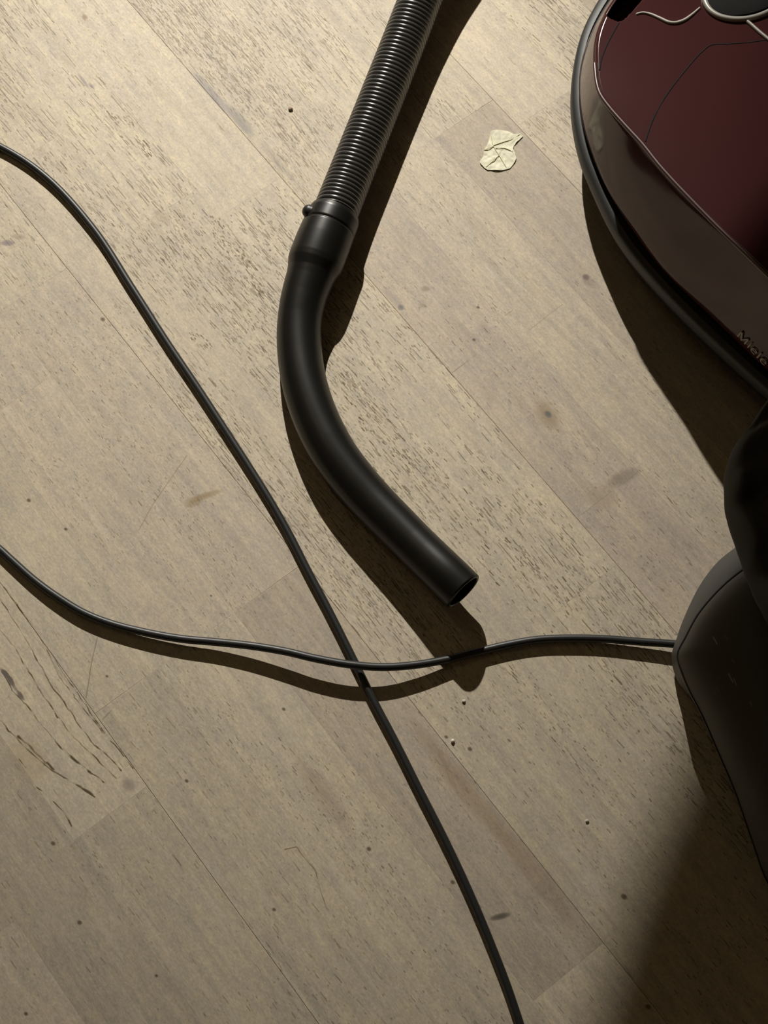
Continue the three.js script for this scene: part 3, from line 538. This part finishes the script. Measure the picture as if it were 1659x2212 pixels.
// ---------------------------------------------------------------- dark grey appliance at the right edge
{
  const outer = [[1680, 1118], [1588, 1183], [1550, 1214], [1512, 1264], [1482, 1324], [1466, 1367], [1453, 1415], [1466, 1459], [1487, 1488], [1520, 1535], [1556, 1608], [1597, 1705], [1635, 1810], [1670, 1900], [1735, 1990], [1850, 2015], [1980, 1935], [2045, 1790], [2040, 1600], [1980, 1390], [1880, 1230], [1785, 1135]];
  const seam = [[1690, 1165], [1607, 1226], [1569, 1256], [1534, 1291], [1504, 1329], [1479, 1375], [1461, 1415], [1472, 1456], [1487, 1491], [1514, 1543], [1546, 1616], [1587, 1712], [1624, 1818], [1659, 1912], [1727, 2010], [1850, 2035], [1984, 1950], [2050, 1795], [2038, 1602], [1966, 1405], [1872, 1255], [1785, 1170]];
  const M = 300, O = ringFrom(outer.map((q) => P(q[0], q[1], 0.022)), M), S = ringFrom(seam.map((q) => P(q[0], q[1], 0.045)), M), c = centre(S);
  const root = thing('grey_appliance', 'rounded dark grey plastic appliance with scuffs and a curved seam, a cord running into it', 'appliance', V(c.x, 0, c.z));
  // scuffed plastic
  const cv = document.createElement('canvas'); cv.width = cv.height = 1024; const x = cv.getContext('2d'); x.fillStyle = '#55524a'; x.fillRect(0, 0, 1024, 1024);
  const B = new THREE.Box3().setFromPoints(O), sx = B.max.x - B.min.x, sz = B.max.z - B.min.z;
  const mat = std({ roughness: 0.62 }), skirtMat = std({ color: lin(0.075, 0.073, 0.066), roughness: 0.6 }), gap = std({ color: lin(0.008, 0.008, 0.008), roughness: 0.9 });
  const planar = (g) => { const p = g.attributes.position, uv = []; for (let i = 0; i < p.count; i++) uv.push((p.getX(i) - B.min.x) / sx, (p.getZ(i) - B.min.z) / sz); g.setAttribute('uv', new THREE.Float32BufferAttribute(uv, 2)); return g; };
  part('lower_housing', orient(loft([shrink(O, 0.93, 0.004, c), shrink(O, 0.975, 0.008, c), shrink(O, 0.995, 0.015, c), O, mix(O, S, 0.35), mix(O, S, 0.7), mix(O, S, 0.96), S.map((p) => p.clone().setY(0.0452)), shrink(S, 0.985, 0.0445, c), shrink(S, 0.98, 0.040, c)], { capBottom: true, capTop: true })), skirtMat, root, 'lighter grey lower rim');
  const prof = [[0.984, 0.0425], [0.985, 0.0440], [0.982, 0.047], [0.965, 0.055], [0.93, 0.062], [0.87, 0.069], [0.78, 0.075], [0.67, 0.080], [0.54, 0.084], [0.38, 0.087], [0.2, 0.088], [0.02, 0.089]];
  const shell = planar(orient(loft([shrink(S, 0.96, 0.0415, c), ...prof.map(([k, h]) => shrink(S, k, h, c))], { capBottom: true, capTop: true })));
  const up = part('upper_housing', shell, mat, root, 'dark grey scuffed upper shell'); mat.side = THREE.DoubleSide;
  x.lineCap = 'round';
  for (const [a, w, o] of [[[[1541, 1377], [1549, 1391]], 5, 0.8], [[[1566, 1372], [1572, 1384]], 3, 0.3], [[[1574, 1456], [1578, 1464], [1583, 1473]], 6, 0.7], [[[1585, 1466], [1591, 1480]], 4, 0.7], [[[1581, 1425], [1586, 1432]], 4, 0.4], [[[1620, 1516], [1624, 1524]], 4, 0.5], [[[1548, 1485], [1553, 1492]], 3, 0.3], [[[1541, 1494], [1546, 1500]], 3, 0.2]]) {
    const q = a.map((r) => hit(up, r[0], r[1])).filter(Boolean).map((h) => [(h.p.x - B.min.x) / sx * 1024, (h.p.z - B.min.z) / sz * 1024]); if (q.length < 2) continue;
    x.strokeStyle = `rgba(150,146,146,${o})`; x.lineWidth = w * 0.9; x.beginPath(); x.moveTo(...q[0]); q.slice(1).forEach((r) => x.lineTo(...r)); x.stroke();
  }
  for (let i = 0; i < 900; i++) { x.fillStyle = `rgba(${rnd() < 0.5 ? '120,116,108' : '30,28,24'},${rr(0.04, 0.14).toFixed(2)})`; x.fillRect(rnd() * 1024, rnd() * 1024, rr(1, 5), rr(1, 3)); }
  const t = new THREE.CanvasTexture(cv); t.colorSpace = THREE.SRGBColorSpace; t.flipY = false; mat.map = t;
  const e = P(1462, 1391.5, 0.0076), d = P(1440, 1390, 0.0070).sub(e).normalize();
  const sleeve = new THREE.CylinderGeometry(0.0052, 0.0062, 0.006, 24); sleeve.applyQuaternion(new THREE.Quaternion().setFromUnitVectors(V(0, 1, 0), d)); sleeve.translate(e.x + 0.004, e.y + 0.0005, e.z);
  part('cord_sleeve', sleeve, gap, root);
}

// ---------------------------------------------------------------- black cloth over the appliance
{
  const edge = [[1700, 815], [1659, 862], [1622, 915], [1592, 955], [1574, 990], [1567, 1030], [1568, 1075], [1572, 1110], [1580, 1145], [1592, 1178], [1602, 1205], [1612, 1240], [1634, 1288], [1662, 1338], [1715, 1405], [1810, 1440], [1910, 1390], [1970, 1250], [1970, 1060], [1910, 900], [1800, 815]];
  const lean = (py) => 0.144 - 0.034 * Math.max(-0.15, Math.min(1.15, (py - 860) / 480));            // high along the far ridge, falling towards the appliance
  const M = 260, E = ringFrom(edge.map((q) => P(q[0], q[1], lean(q[1]))), M), c = centre(E);
  const root = thing('black_cloth', 'rumpled black cloth bulging in at the right edge between red vacuum cleaner and grey appliance', 'cloth', V(c.x, 0, c.z));
  const prof = [[0.6, -0.018], [0.8, -0.017], [0.92, -0.014], [0.985, -0.008], [1, 0], [0.99, 0.010], [0.965, 0.018], [0.92, 0.024], [0.86, 0.027], [0.78, 0.026], [0.68, 0.024], [0.56, 0.024], [0.42, 0.026], [0.26, 0.028], [0.1, 0.028], [0.02, 0.028]];
  const rings = prof.map(([k, h], i) => E.map((p) => {
    const q = V(c.x + (p.x - c.x) * k, c.y + (p.y - c.y) * k + h, c.z + (p.z - c.z) * k);
    const [a, b] = pix(q); const w = (a - 1560) * 0.55 + (b - 860) * 0.84 + 26 * vnoise(a * 0.011, b * 0.011), fold = (Math.exp(-(((w - 62) / 15) ** 2)) * -1.4 + Math.exp(-(((w - 92) / 20) ** 2)) * 0.9 - Math.exp(-(((w - 30) / 13) ** 2)) + 0.5 * Math.sin(w * 0.05)) * (i > 3 ? 1 : 0.2) * Math.min(1, (1.03 - k) * 8);
    q.y += 0.015 * fold + 0.003 * vnoise(a * 0.03, b * 0.03); return q;
  }));
  part('cloth', orient(loft(rings, { capBottom: true, capTop: true })), phys({ color: lin(0.055, 0.054, 0.052), roughness: 0.95, sheen: 0.3, sheenRoughness: 0.5, sheenColor: lin(0.05, 0.05, 0.05) }), root);
}

scene.updateMatrixWorld(true);
renderer.render(scene, camera);
